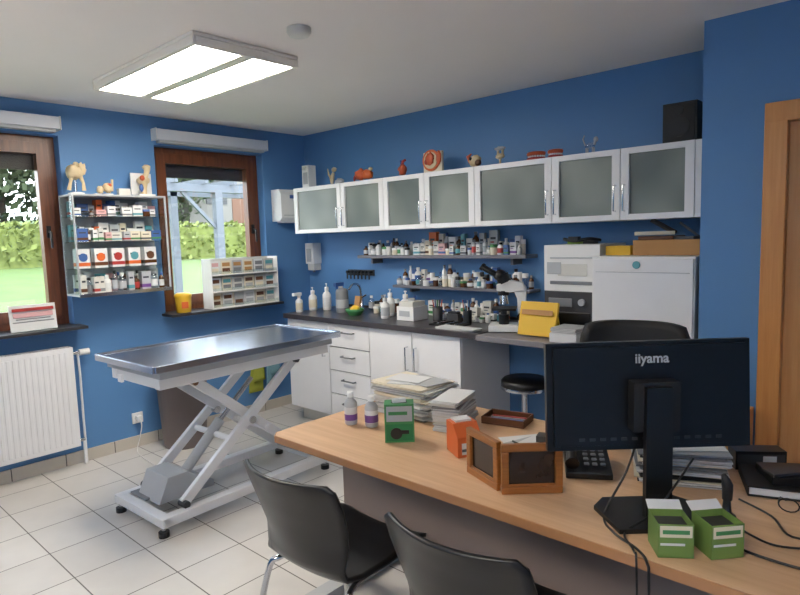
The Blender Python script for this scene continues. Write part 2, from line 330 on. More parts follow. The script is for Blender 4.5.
b=B('sharps_container',(.08,-1.33,.981));b.lathe((0,0,0),[(.052,0),(.056,.01),(.062,.12)],YELL);b.lathe((0,0,0),[(.066,.12),(.066,.135),(.05,.15),(.02,.152)],YELL);b.box(.062,-.02,.06,.006,.05,.05,ORANGE,rz=-.3);b.done()
b=B('brochure_rack',(.085,-.80,.981),bev=.0015)
b.bx(-.075,-.068,-.32,.32,0,.40,OFFW)
for k,y in enumerate((-.32,.313)): b.bx(-.068,.075,y,y+.007,0,.40,WPLAST)
for k,z in enumerate((0,.13,.265)): b.bx(-.068,.075,-.313,.313,z,z+.007,WPLAST)
R=random.Random(5)
for z in (.007,.137,.272):
    for i in range(6):
        y=-.262+i*.105
        for q in range(3): b.box(.0+q*.012,y+R.uniform(-.004,.004),z+.055,.004,.088,.11,R.choice([PAPER,CREAM,OFFW,PAPERG]))
        b.box(.0275,y,z+.08,.0015,.07,.03,R.choice([GREY,PAPERG,PINK,TEAL,BROWN,CARD,GREY]));b.box(.0275,y,z+.035,.0015,.07,.03,R.choice([BROWN,PAPERG,CREAM,GREY,CARD]))
    b.bx(.07,.075,-.313,.313,z+.007,z+.03,SHG)
b.done()
b=B('paper_towel_dispenser',(.001,-.27,1.68),bev=.01,seg=3);b.prism([(0,0),(.0,.28),(.11,.28),(.14,.24),(.14,.03),(.11,0)],'y',-.125,.125,WPLAST)
b.bx(.141,.143,-.03,.03,.2,.23,CBLUE);b.bx(.02,.12,-.09,.09,-.012,0,PAPER);b.bx(.138,.146,-.1,.1,.05,.056,LGREY);b.done()
b=B('soap_dispenser',(.13,-.001,1.21),bev=.006);b.bx(-.055,.055,-.10,0,.08,.27,WPLAST);b.bx(-.045,.045,-.085,0,.02,.08,OFFW);b.bx(-.03,.03,-.108,-.1,.1,.22,LGREY);b.cyl((0,-.05,.02),(0,-.05,0),.012,GREY);b.done()
b=B('electrical_outlet',(.0,-1.72,.22),bev=.003);b.bx(.001,.012,-.04,.04,-.04,.04,WPLAST);b.cyl((.012,0,0),(.014,0,0),.022,LGREY);b.bx(.012,.05,-.018,.018,-.02,.02,WPLAST)
b.tube([(.05,0,0),(.07,0,-.05),(.06,-.02,-.15),(.1,-.06,-.212),(.25,-.1,-.212),(.5,-.12,-.212)],.004,WPLAST,6,6);b.done()
b=B('waste_bin',(.24,-1.47,.001));b.lathe((0,0,0),[(.15,0),(.155,.01),(.185,.56),(.195,.56),(.197,.59),(.18,.59),(.17,.56),(.145,.03),(0,.03)],mat('bin_plastic',(112,100,98),.5),28);b.done()
# ------------------------------------------------------------------ exam table
b=B('veterinary_examination_table',(1.25,-1.68,0),math.radians(2),bev=.004)
hw,hl=.325,.63;dz=.012
b.bx(-hw,hw,-hl,hl,.872+dz,.895+dz,STEEL)
for s in(-1,1):
    b.bx(-hw,hw,s*hl-.012,s*hl+.012,.865+dz,.903+dz,STEEL);b.bx(s*hw-.012,s*hw+.012,-hl,hl,.865+dz,.903+dz,STEEL)
b.bx(-hw+.03,hw-.03,-hl+.04,hl-.04,.835,.872+dz,LGREY)
for s in(-1,1):
    b.bx(s*.24-.025,s*.24+.025,-hl+.05,hl-.05,.775,.835,WHITE);b.bx(-.26,.26,s*(hl-.08)-.025,s*(hl-.08)+.025,.776,.834,WHITE)
    b.bx(s*.24-.03,s*.24+.03,-.61,.54,.055,.105,WHITE);b.bx(-.27,.27,(-.59 if s<0 else .52)-.03,(-.59 if s<0 else .52)+.03,.056,.104,WHITE)
    for t in(-.60,.53):
        b.cyl((s*.24,t,.002),(s*.24,t,.03),.028,BLACK);b.cyl((s*.24,t,.03),(s*.24,t,.06),.012,CHROME)
    b.beam((s*.2,-.46,.12),(s*.2,.34,.77),.03,.055,WHITE)
    b.beam((s*.165,.46,.12),(s*.165,-.34,.77),.03,.055,WHITE)
    b.cyl((s*.145,.0,.467),(s*.225,.0,.467),.022,CHROME)
    for yy,zz in((-.46,.12),(.34,.77)): b.cyl((s*.175,yy,zz),(s*.24,yy,zz),.02,DGREY)
b.cyl((-.2,.46,.12),(.2,.46,.12),.018,CHROME);b.cyl((-.2,-.34,.76),(.2,-.34,.76),.018,CHROME);b.cyl((-.2,-.13,.38),(.2,-.13,.38),.018,WHITE);b.cyl((-.2,.13,.38),(.2,.13,.38),.018,WHITE)
b.cyl((0,-.38,.16),(0,-.08,.45),.03,LGREY);b.cyl((0,-.08,.45),(0,.16,.66),.016,CHROME)
b.prism([(-.54,.105),(-.48,.24),(-.36,.24),(-.2,.14),(-.2,.105)],'x',-.15,.09,LGREY)
b.bx(-.20,-.02,-.56,-.5,.105,.118,GREY)
b.bx(-.02,.02,-hl-.03,-hl-.012,.8,.84,WHITE)
b.done()
# ------------------------------------------------------------------ base cabinets + counter
def door_panel(b,x0,x1,z0,z1,y,m):
    b.bx(x0+.002,x1-.002,y-.018,y,z0+.002,z1-.002,m)
def handle(b,x,z0,z1,y): b.tube([(x,y,z0),(x,y-.028,z0),(x,y-.028,z1),(x,y,z1)],.005,CHROME,8)
def hhandle(b,x0,x1,z,y): b.tube([(x0,y,z),(x0,y-.028,z),(x1,y-.028,z),(x1,y,z)],.006,GREY,8)
b=B('base_cabinets',bev=.002)
zb,zt=.13,.868;yf=-.58
b.bx(.42,2.2,yf,-.02,zb,zt,WHITE);b.bx(.45,2.17,-.50,-.04,.001,zb,OFFW)
b.bx(.424,2.196,yf-.001,yf+.001,zb+.004,zt-.004,GREY)
door_panel(b,.42,.93,zb,zt,yf,WHITE);handle(b,.88,.6,.74,yf-.018)
zz=[zb,.315,.5,.685,zt]
for i in range(4): door_panel(b,.933,1.377,zz[i]+.002,zz[i+1]-.004,yf,WHITE);hhandle(b,1.09,1.22,zz[i]+.12,yf-.018)
door_panel(b,1.38,1.79,zb,zt,yf,WHITE);door_panel(b,1.793,2.2,zb,zt,yf,WHITE);handle(b,1.75,.6,.76,yf-.018);handle(b,1.83,.6,.76,yf-.018);b.done()
b=B('kitchen_countertop',bev=.006);b.bx(.40,2.36,-.63,-.001,.87,.91,COUNTER);b.bx(2.36,3.565,-.66,-.001,.87,.905,TOPGREY)
b.bx(3.53,3.565,-.45,-.02,.002,.87,WHITE);b.bx(.40,3.565,-.012,-.001,.91,.93,COUNTER);b.done()
b=B('sink_tap',(.82,-.12,.911));b.lathe((0,0,0),[(.03,0),(.03,.01),(.016,.015),(.016,.1)],CHROME);b.tube([(0,0,.1),(0,-.02,.2),(0,-.09,.22),(0,-.14,.18)],.01,CHROME,8,6);b.tube([(0,0,.1),(.06,0,.13)],.007,CHROME);b.done()
def tw(x,y,w,h,m,ph):
    b.surf(lambda u,v:(x+.012*math.sin(v*5+ph),y+(u-.5)*w*(.6+.4*v)+.008*math.sin(v*4),.70-h*v),8,12,.006,m)
    b.surf(lambda u,v:(x+.025+.01*math.sin(v*5+ph),y+.01+(u-.5)*w*(.5+.35*v),.70-h*.8*v),8,12,.006,m)
    b.bx(.001,x+.03,y-.01,y+.01,.70,.715,CHROME)
b=B('hand_towel');tw(.05,-.68,.15,.5,LIMET,0);b.done()
b=B('hand_towel');tw(.05,-.52,.13,.46,TEALT,3);b.done()
# ------------------------------------------------------------------ wall cabinets
fg=bpy.data.materials.new('frosted_glass');fg.use_nodes=True;N=fg.node_tree.nodes;L=fg.node_tree.links;p=N['Principled BSDF'];p.inputs['Roughness'].default_value=.35
tc=N.new('ShaderNodeTexCoord');nz=N.new('ShaderNodeTexNoise');nz.inputs['Scale'].default_value=4;nz.inputs['Detail'].default_value=0;cr=N.new('ShaderNodeValToRGB')
cr.color_ramp.elements[0].color=(*srgb((92,102,100)),1);cr.color_ramp.elements[1].color=(*srgb((128,136,130)),1);cr.color_ramp.elements[0].position=.3;cr.color_ramp.elements[1].position=.7
L.new(tc.outputs['Object'],nz.inputs[0]);L.new(nz.outputs['Fac'],cr.inputs[0]);L.new(cr.outputs[0],p.inputs['Base Color'])
b=B('wall_cabinets',bev=.002);xs=[.26,.86,1.33,1.73,2.155,2.71,3.12,3.5]
ca,cb=1.567,1.953
b.bx(.26,3.5,-.33,-.001,ca,cb,WHITE);b.bx(3.5,3.563,-.345,-.001,ca,cb,WHITE)
for i in range(7):
    x0,x1=xs[i]+.002,xs[i+1]-.002;t=.045
    b.bx(x0,x0+t,-.35,-.33,ca,cb,WHITE);b.bx(x1-t,x1,-.35,-.33,ca,cb,WHITE);b.bx(x0+t,x1-t,-.35,-.33,ca,ca+t*.7,WHITE);b.bx(x0+t,x1-t,-.35,-.33,cb-t*.7,cb,WHITE)
    b.bx(x0+t,x1-t,-.338,-.334,ca+t*.7,cb-t*.7,fg)
for hx in (.83,.89,1.70,1.76,2.685,2.735,3.095,3.145): handle(b,hx,ca+.05,ca+.19,-.35)
b.done()
zc=cb+.001
b=B('dispenser_bottle',(.30,-.2,zc));b.bx(-.045,.045,-.04,.04,0,.2,WPLAST);b.bx(-.03,.03,-.043,-.04,.04,.14,LGREY);b.bx(-.02,.02,-.06,-.04,.16,.19,OFFW);b.done()
b=B('bird_skeleton_model',(.60,-.2,zc));b.lathe((0,0,0),[(.05,0),(.05,.012)],CREAM);b.tube([(0,0,.01),(.0,0,.06),(.02,0,.11)],[.008,.02,.012],BONE,8,4);b.sph((.03,0,.135),(.025,.018,.02),BONE,nz=.4);b.tube([(-.01,0,.07),(-.04,0,.1),(-.05,0,.15)],[.012,.008,.004],BONE);b.sph((.09,0,.03),(.05,.03,.028),LGREY,nz=.3);b.done()
b=B('brain_anatomy_model',(.98,-.2,zc));b.lathe((0,0,0),[(.07,0),(.07,.01),(.015,.014)],WPLAST);b.cyl((0,0,.01),(0,0,.03),.008,CHROME);b.sph((-.03,0,.065),(.06,.04,.042),FLESH,nz=.5,sd=2);b.sph((.045,0,.06),(.05,.035,.034),ORANGE,nz=.5,sd=6);b.sph((.08,0,.1),(.018,.018,.015),BONE);b.tube([(-.06,0,.06),(-.1,0,.05),(-.11,0,.02)],[.02,.014,.006],RED,8,4);b.done()
b=B('heart_anatomy_model',(1.40,-.2,zc));b.lathe((0,0,0),[(.03,0),(.03,.01)],BLACK);b.cyl((0,0,.01),(0,0,.03),.006,CHROME);b.sph((0,0,.06),(.032,.03,.04),FLESH,nz=.4,sd=7);b.tube([(0,0,.09),(.005,0,.12),(.03,0,.13)],.01,RED,8,4);b.tube([(-.01,0,.09),(-.02,0,.13)],.008,CBLUE);b.done()
b=B('kidney_section_model',(1.69,-.2,zc))
b.bx(-.07,.07,-.03,.03,0,.012,WPLAST)
b.box(.0,.012,.085,.17,.02,.15,CREAM);b.cyl((-.01,.002,.1),(-.01,-.008,.1),.076,ORANGE,seg=32);b.cyl((-.01,-.0085,.1),(-.01,-.014,.1),.06,BONE,seg=32);b.sph((-.01,-.016,.11),(.04,.012,.045),FLESH,nz=.5,sd=3);b.sph((-.045,-.016,.09),(.018,.01,.02),RED);b.sph((.065,-.01,.11),(.02,.012,.05),FLESH,nz=.4);b.done()
b=B('cat_jaw_model',(2.06,-.2,zc));b.bx(-.05,.05,-.035,.035,0,.01,BROWN);b.sph((0,0,.055),(.045,.03,.038),BONE,nz=.3,sd=5);b.sph((.035,-.015,.04),(.025,.018,.022),BROWN);b.sph((-.02,-.024,.07),(.012,.01,.012),BLACK);b.tube([(-.04,0,.05),(-.055,0,.09),(-.03,0,.105)],[.012,.014,.006],FLESH);b.done()
b=B('hip_joint_model',(2.26,-.2,zc));b.lathe((0,0,0),[(.035,0),(.035,.01)],CREAM);b.cyl((0,0,.01),(0,0,.05),.007,BONE);b.sph((0,0,.065),(.032,.02,.018),BONE,nz=.4);b.cyl((-.015,0,.07),(-.015,0,.11),.008,BONE);b.cyl((.02,0,.07),(.02,0,.105),.008,BONE);b.sph((0,0,.115),(.04,.02,.013),LGREY,nz=.4);b.done()
def denture(n,x,s):
    b=B(n,(x,-.22,zc));
    pts=[(.05*s*math.cos(t),-.05*s*math.sin(t)+.02,.014) for t in [math.pi*k/10 for k in range(11)]]
    b.tube(pts,.014,RED,8);b.tube([(p[0],p[1],.048) for p in pts],.013,FLESH,8)
    for p in pts: b.box(p[0],p[1],.031,.009,.009,.014,PAPER)
    b.bx(-.03*s,.03*s,.0,.03,.002,.055,FLESH);b.done()
denture('dog_denture_model',2.53,1);denture('cat_denture_model',2.66,.75)
b=B('glass_dog_figurine',(2.88,-.2,zc));G2=LGREY;b.sph((0,0,.055),(.03,.02,.022),BOTG);b.sph((.035,0,.09),(.014,.012,.016),G2)
for dx in(-.02,.02):
    for dy in(-.01,.01): b.cyl((dx,dy,0),(dx,dy,.045),.005,G2,seg=8)
b.tube([(.025,0,.06),(.033,0,.09)],.008,G2);b.tube([(-.03,0,.06),(-.045,0,.1),(-.035,0,.12)],.004,G2);b.done()
b=B('loudspeaker',(3.405,-.2,zc),bev=.006);b.bx(-.085,.085,-.09,.09,0,.205,BLACK);b.bx(-.075,.075,-.095,-.09,.01,.195,BLACKM);b.cyl((0,-.095,.08),(0,-.099,.08),.05,BLACK);b.cyl((0,-.095,.165),(0,-.099,.165),.02,BLACK);b.done()
# ------------------------------------------------------------------ shelves
SHM=mat('shelf_grey',(104,104,112),.4)
b=B('wall_shelf',bev=.002);b.bx(.83,2.42,-.16,-.001,1.345,1.37,SHM);b.bx(.95,.97,-.12,-.001,1.3,1.345,SHM);b.bx(2.28,2.30,-.12,-.001,1.3,1.345,SHM);b.done()
b=B('wall_shelf',bev=.002);b.bx(1.22,2.44,-.16,-.001,1.115,1.135,SHM);b.bx(1.35,1.37,-.1,-.001,1.08,1.115,SHM);b.bx(2.3,2.32,-.1,-.001,1.08,1.115,SHM);b.done()
b=B('medicine_bottles');products(b,'x',.86,1.42,-.052,1.371,.09,.14,'ooot',11);products(b,'x',.88,1.4,-.12,1.371,.06,.11,'oot',12,.03)
products(b,'x',1.43,2.4,-.055,1.371,.10,.17,'bbot',13,.045);products(b,'x',1.43,2.4,-.125,1.371,.05,.11,'bot',14,.03);b.done()
b=B('ointment_jars');products(b,'x',1.25,2.42,-.052,1.136,.09,.16,'oobt',21,.04);products(b,'x',1.24,2.4,-.118,1.136,.05,.11,'oott',22,.03);b.done()
b=B('tube_holder_rack',(.71,-.001,1.19),bev=.002);b.bx(-.16,.16,-.012,0,0,.05,DGREY)
for i in range(7): b.cyl((-.135+i*.045,-.012,.03),(-.135+i*.045,-.05,.03),.014,BLACK,seg=10);b.cyl((-.135+i*.045,-.045,.03),(-.135+i*.045,-.045,-.03),.007,DGREY,seg=8)
b.done()
# ------------------------------------------------------------------ counter items
zt=.911
b=B('disinfectant_bottle',(.47,-.36,zt));pump(b,0,0,0,.035,.2,WPLAST,WPLAST,CREAM);b.done()
b=B('disinfectant_bottle',(.56,-.28,zt));pump(b,0,0,0,.036,.23,WPLAST,WPLAST,PAPER);b.done()
b=B('spray_bottle',(.65,-.2,zt));bottle(b,0,0,0,.038,.2,WPLAST,OFFW,PAPER);b.box(0,-.02,.215,.03,.09,.03,CBLUE);b.box(0,-.045,.185,.012,.012,.04,CBLUE);b.done()
b=B('spray_bottle',(.46,-.5,zt));bottle(b,0,0,0,.03,.14,WPLAST,OFFW,CREAM);b.box(0,-.02,.15,.03,.08,.025,WPLAST);b.done()
b=B('paper_roll_canister',(.82,-.34,zt));b.lathe((0,0,0),[(.05,0),(.052,.01),(.052,.17),(.045,.19),(.02,.2)],GREY);b.lathe((0,0,0),[(.053,.04),(.053,.11)],LGREY);b.done()
b=B('kidney_dish',(1.03,-.40,zt));b.lathe((0,0,0),[(.05,0),(.07,.03),(.075,.05),(.068,.05),(.045,.006),(0,.006)],GREEN);b.sph((.0,0,.045),(.04,.035,.03),YELL,nz=.4);b.box(-.05,.08,.07,.06,.02,.14,CARD,rx=-.2);b.done()
b=B('soap_bottle',(1.32,-.3,zt));pump(b,0,0,0,.036,.21,WPLAST,WPLAST,OFFW);b.done()
b=B('soap_bottle',(1.38,-.42,zt));pump(b,0,0,0,.034,.18,WPLAST,LGREY,LGREY);b.done()
b=B('soap_bottle',(1.46,-.28,zt));pump(b,0,0,0,.04,.2,WPLAST,WPLAST,PAPER);b.done()
b=B('ultrasonic_cleaner',(1.60,-.36,zt),bev=.02,seg=3);b.bx(-.085,.075,-.08,.08,0,.10,WPLAST);b.bx(-.07,.06,-.07,.07,.10,.135,OFFW);b.bx(-.06,.04,-.083,-.08,.03,.07,LGREY);b.cyl((-.01,0,.135),(-.01,0,.155),.025,LGREY);b.done()
b=B('instrument_tray',(2.0,-.44,zt),bev=.002);b.bx(-.12,.12,-.08,.08,0,.01,BLACKM)
for i in range(6): b.tube([(-.09+i*.035,-.06,.016),(-.085+i*.035,.06,.018)],.005,[BLACK,CHROME][i%2],6)
b.lathe((.06,.12,0),[(.03,0),(.03,.09),(.027,.09),(.027,.01),(0,.01)],BLACK)
for i in range(4): b.tube([(.06+.01*(i-2),.12,.02),(.06+.02*(i-2),.12,.16)],.003,[RED,CBLUE,WPLAST,BLACK][i],6)
b.bx(-.1,.0,.09,.14,0,.06,DGREY);b.bx(-.09,-.01,.095,.135,.06,.075,BLACK);b.done()
b=B('pen_cup',(1.80,-.32,zt));b.lathe((0,0,0),[(.035,0),(.037,.1),(.033,.1),(.03,.01),(0,.01)],DGREY)
for i in range(5): b.tube([(0,.01*(i-2),.02),(.012*(i-2),.012*(i-2),.15)],.004,[RED,CBLUE,GREEN,BLACK,ORANGE][i],6)
b.done()
b=B('medicine_cartons');products(b,'x',1.55,2.25,-.08,zt,.08,.15,'bboo',31,.06);products(b,'x',1.7,2.25,-.16,zt,.05,.11,'bot',35,.05);products(b,'x',1.7,2.22,-.225,zt,.03,.07,'bot',36,.04);products(b,'x',.9,1.5,-.1,zt,.07,.15,'ot',33);products(b,'x',1.08,1.26,-.22,zt,.05,.1,'ot',38);b.done()
b=B('microscope',(2.46,-.42,zt),math.radians(-62),bev=.004)
b.bx(-.085,.085,-.13,.10,0,.04,WPLAST);b.prism([(.10,.04),(.10,.27),(.07,.30),(.02,.26),(.045,.2),(.05,.04)],'x',-.03,.03,WPLAST);b.prism([(.09,.25),(.08,.30),(.0,.315),(-.08,.29),(-.08,.25),(.0,.24)],'x',-.034,.034,WPLAST)
b.bx(-.075,.075,-.11,.04,.13,.144,BLACK);b.cyl((0,-.04,.04),(0,-.04,.1),.032,BLACK);b.cyl((0,-.04,.1),(0,-.04,.13),.02,DGREY)
b.cyl((0,-.04,.25),(0,-.04,.222),.036,BLACK)
for a in (0,2.1,4.2): b.cyl((.016*math.cos(a),-.04+.016*math.sin(a),.222),(.026*math.cos(a),-.04+.026*math.sin(a),.165),.011,CHROME,seg=10)
b.cyl((0,-.03,.30),(0,-.05,.35),.042,BLACK);b.sph((0,-.06,.345),(.05,.045,.035),BLACK)
for s in(-1,1): b.tube([(s*.02,-.07,.345),(s*.032,-.12,.37),(s*.032,-.16,.395)],.016,BLACK,10);b.cyl((s*.032,-.16,.395),(s*.032,-.175,.405),.021,BLACKM,seg=12)
for s in(-1,1): b.cyl((s*.03,.07,.09),(s*.065,.07,.09),.026,BLACK);b.cyl((s*.065,.07,.09),(s*.078,.07,.09),.016,BLACK)
b.done()
b=B('document_papers',(2.17,-.56,zt));
for i in range(5): b.box(RND.uniform(-.03,.03),RND.uniform(-.01,.01),.001+i*.003,.3,.08,.002,PAPER,rz=RND.uniform(-.06,.06))
b.done()
b=B('yellow_information_book',(2.71,-.52,.9115),bev=.002);b.box(0,0,.1,.24,.02,.2,YELL,rx=-.25);b.box(0,-.013,.14,.2,.002,.03,CARD,rx=-.25);b.box(0,-.012,.08,.17,.002,.012,CARD,rx=-.25);b.box(0,-.012,.06,.17,.002,.008,CARD,rx=-.25);b.box(0,.07,.06,.2,.012,.13,YELL,rx=.35);b.done()
b=B('paper_tray',(2.92,-.53,.906),bev=.002);b.bx(-.08,.08,-.1,.07,0,.05,PAPER)
for i in range(8): b.box(RND.uniform(-.005,.005),-.015,.052+i*.004,.15,.16,.003,[PAPER,PAPERG][i%2],rz=RND.uniform(-.04,.04))
b.done()
b=B('centrifuge',(2.84,-.22,.906),bev=.008);b.bx(-.16,.16,-.17,.17,0,.26,DGREY);b.bx(-.13,.13,-.178,-.17,.03,.14,BLACK);b.bx(-.13,0.02,-.177,-.17,.17,.22,GREY);b.cyl((.08,-.17,.2),(.08,-.185,.2),.02,LGREY);b.done()
b=B('blood_analyser',(2.87,-.2,1.167),bev=.012,seg=3);b.bx(-.19,.155,-.19,.18,0,.27,WPLAST);b.bx(-.15,.12,-.196,-.19,.04,.06,GREY);b.bx(-.15,.12,-.194,-.19,.19,.2,LGREY);b.bx(-.17,-.08,-.195,-.19,.1,.17,LGREY);b.bx(-.1,.08,-.194,-.19,.09,.16,OFFW);b.done()
b=B('laboratory_incubator',(3.29,-.29,.906),bev=.015,seg=3);b.bx(-.265,.262,-.2,.26,0,.468,WPLAST);b.bx(-.255,.255,-.212,-.2,.01,.455,WHITE);b.cyl((-.02,-.212,.425),(-.02,-.216,.425),.02,TEAL);b.bx(-.24,.24,-.215,-.212,.385,.388,LGREY);b.done()
b=B('storage_boxes',(3.3,-.25,1.376),bev=.002)
b.bx(-.1,.25,-.12,.1,0,.08,CARD);b.bx(-.08,.1,-.1,.1,.081,.10,BROWN);b.bx(-.26,-.12,-.1,.05,0,.05,YELL);b.box(-.02,-.02,.115,.2,.1,.02,CREAM,rz=.3)
b.box(.16,-.06,.088,.12,.08,.014,INK,rz=-.3);b.box(.02,0,.15,.14,.05,.016,DGREY,rz=.8,ry=.5);b.box(.15,.0,.13,.12,.05,.014,DGREY,rz=.3,ry=.7);b.done()
b=B('binocular_lamp_headset',(2.82,-.2,1.438));b.tube([(-.1,.05,.02),(-.08,-.05,.03),(.0,-.08,.02),(.08,-.05,.03),(.1,.05,.02)],.01,BLACK,8,5);b.box(0,-.08,.03,.06,.04,.03,BLACK);b.box(-.04,.02,.01,.08,.06,.02,LIME);b.box(.05,.03,.015,.07,.06,.03,DGREY);b.done()
# ------------------------------------------------------------------ stool + office chair + low cupboard
b=B('round_stool',(2.53,-.37,0));b.lathe((0,0,.54),[(.02,0),(.14,.0),(.15,.02),(.15,.05),(.135,.065),(0,.07)],BLACK,28);b.lathe((0,0,.54),[(.151,.0),(.153,.01),(.151,.02)],CHROME,28)
b.cyl((0,0,.12),(0,0,.54),.022,CHROME);b.cyl((0,0,.09),(0,0,.3),.035,CHROME)
ring=[(.16*math.cos(t),.16*math.sin(t),.25) for t in [2*math.pi*k/24 for k in range(25)]];b.tube(ring,.009,CHROME,8)
for k in range(5):
    a=k*2*math.pi/5;c,s_=math.cos(a),math.sin(a);b.tube([(0,0,.1),(c*.12,s_*.12,.085),(c*.24,s_*.24,.065)],[.022,.018,.013],BLACK,8);b.cyl((c*.24-s_*.012,s_*.24+c*.012,.027),(c*.24+s_*.012,s_*.24-c*.012,.027),.026,BLACKM)
    if k%2==0: b.cyl((c*.03,s_*.03,.25),(c*.16,s_*.16,.25),.006,CHROME,seg=8)
b.done()
b=B('office_chair',(3.45,-1.06,0),math.radians(15))
b.surf(lambda u,v:((u-.5)*.47*(1-.12*(2*v-1)**4),.22+.05*(v-.3)-.07*(2*u-1)**2,.60+.49*v-(.02*(2*u-1)**4 if v>.9 else 0)),16,14,.045,BLACKM)
b.surf(lambda u,v:((u-.5)*.48,-.26+.46*v,.47-.03*(2*u-1)**4-.03*(1-v)**3),12,12,.07,BLACKM)
b.beam((0,.2,.45),(0,.28,.75),.07,.02,BLACK,(0,1,0));b.cyl((0,0,.1),(0,0,.45),.028,CHROME)
for s in(-1,1): b.tube([(s*.22,.08,.45),(s*.3,.08,.5),(s*.3,.06,.66)],.014,BLACK);b.box(s*.3,-.02,.67,.05,.24,.025,BLACK)
for k in range(5):
    a=k*2*math.pi/5+.3;c,s_=math.cos(a),math.sin(a);b.tube([(0,0,.11),(c*.15,s_*.15,.09),(c*.29,s_*.29,.065)],[.028,.022,.015],BLACK,8);b.cyl((c*.29-s_*.014,s_*.29+c*.014,.029),(c*.29+s_*.014,s_*.29-c*.014,.029),.028,BLACKM)
b.done()
b=B('wooden_side_cabinet',(3.70,-.62,0),bev=.004);b.bx(-.1,.125,-.09,.10,.05,.68,BEECH);b.bx(-.09,.115,-.1,-.09,.08,.36,BEECH);b.bx(-.09,.115,-.1,-.09,.37,.65,BEECH);b.cyl((.02,-.1,.5),(.02,-.118,.5),.012,CHROME)
for x in(-.09,.11):
    for y in(-.08,.09): b.cyl((x,y,.001),(x,y,.05),.012,BROWN)
b.done()
# ------------------------------------------------------------------ desk
D=(2.49,4.34,-2.265,-1.47)
b=B('office_desk',bev=.004);poly=[(D[0]+.03,D[2]),(D[1],D[2]),(D[1],D[3]),(D[0]+.03,D[3]),(D[0],D[3]-.03),(D[0],D[2]+.03)]
b.prism(poly,'z',.722,.749,DESKE);b.prism([(x+(.003 if x<3 else -.003),y+(.003 if y<-2 else -.003)) for x,y in poly],'z',.749,.7505,DESKW)
b.bx(2.55,4.28,-1.94,-1.92,.22,.722,PANELM)
for x in (2.58,4.24):
    b.bx(x-.03,x+.03,-1.915,-1.85,.05,.7,GREY);b.bx(x-.035,x+.035,-2.2,-1.52,.004,.05,LGREY);b.bx(x-.03,x+.03,-2.15,-1.55,.69,.7215,GREY)
b.bx(2.62,4.2,-1.83,-1.79,.62,.7,GREY);b.done()
zd=.7515;FA=math.radians(42.3)
b=B('computer_monitor',(3.905,-2.05,zd),FA,bev=.004)
b.prism([(-.12,-.08),(.12,-.08),(.14,.06),(.1,.11),(-.1,.11),(-.14,.06)],'z',0,.012,BLACK)
b.bx(-.034,.034,-.03,-.008,.012,.36,BLACK)
b.bx(-.024,.024,-.031,-.03,.03,.08,BLACKM)
b.bx(-.06,.06,-.012,.03,.24,.37,BLACKM)
b.at(0,.045,.325,rx=-.06)
b.bx(-.272,.272,.0,.022,-.148,.142,BLACK)
b.prism([(-.255,-.133),(.255,-.133),(.255,.132),(-.255,.132)],'y',-.012,.0,BLACK)
for k in range(14): b.bx(-.19+k*.028,-.175+k*.028,-.0135,-.011,-.12,-.112,DGREY)
b.bx(-.262,.262,.022,.0235,-.135,.135,mat('screen_dark',(10,12,16),.1))
b.M=Matrix.Identity(4);mon=b.done()
tx=bpy.data.curves.new('logo_text','FONT');tx.body='iiyama';tx.size=.036;tx.offset=.0006;tx.extrude=.0006;tx.align_x='CENTER';to=bpy.data.objects.new('logo_text',tx);scene.collection.objects.link(to)
to.parent=mon;to.location=(.0,.0235,.415);to.rotation_euler=(math.pi/2-.06,0,0);tx.materials.append(LGREY)
b=B('paper_stack',(2.75,-1.68,zd));R=random.Random(3);z=0
for i in range(30):
    h=R.uniform(.002,.007);b.box(R.uniform(-.014,.014),R.uniform(-.012,.012),z+h/2,.31-R.uniform(0,.03),.22,h-.0005,R.choice([PAPER,PAPER,PAPERG,OFFW,CREAM,GREY]),rz=R.uniform(-.12,.12));z+=h
b.box(.0,0,z+.002,.2,.15,.003,PAPER,rz=.4);b.box(.04,.02,z+.005,.2,.14,.002,PAPERG,rz=-.2);b.box(-.03,.0,z+.008,.17,.12,.002,PAPER,rz=.15);b.done()
b=B('magazine_pile',(3.01,-1.74,zd));z=0
for i in range(21):
    h=R.uniform(.004,.008);b.box(R.uniform(-.006,.006),R.uniform(-.008,.008),z+h/2,.11,.2,h-.001,R.choice([PAPER,PAPERG,OFFW,GREY,PAPER]),rz=.3+R.uniform(-.1,.1));z+=h
b.done()
b=B('pill_bottle',(2.66,-1.98,zd));bottle(b,0,0,0,.026,.135,LGREY,WPLAST,PAPER);b.lathe((0,0,0),[(.0268,.02),(.0268,.045)],PURP,14);b.done()
b=B('pill_bottle',(2.75,-1.95,zd));bottle(b,0,0,0,.027,.125,LGREY,WPLAST,PAPER);b.lathe((0,0,0),[(.028,.02),(.028,.05)],PURP,14);b.done()
DG=mat('c_dgreen',(34,112,66),.4)
b=B('green_tissue_box',(2.95,-2.0,zd),FA,bev=.002);b.bx(-.055,.055,-.035,.035,0,.145,GREEN);b.bx(-.05,.05,-.0356,-.035,.006,.07,DG);b.bx(-.048,.048,-.0356,-.035,.08,.138,PAPERG);b.bx(-.04,.03,-.0362,-.0356,.105,.118,GREEN)
b.cyl((-.012,-.035,.035),(-.012,-.038,.035),.022,BLACK);b.box(.02,-.0365,.04,.03,.003,.014,BLACK);b.bx(-.03,.03,-.015,.015,.145,.1455,BLACK);b.box(0,0,.152,.05,.02,.014,PAPER,rz=.2);b.done()
b=B('orange_dispenser_box',(3.22,-1.96,zd),math.radians(60),bev=.003);b.prism([(-.05,0),(.05,0),(.05,.11),(-.01,.11),(-.05,.07)],'x',-.045,.045,ORANGE);b.bx(-.03,.03,-.0515,-.05,.01,.05,PAPER);b.bx(-.03,.03,-.052,-.0515,.02,.03,INK);b.bx(-.03,.03,.0,.045,.11,.118,PAPER);b.done()
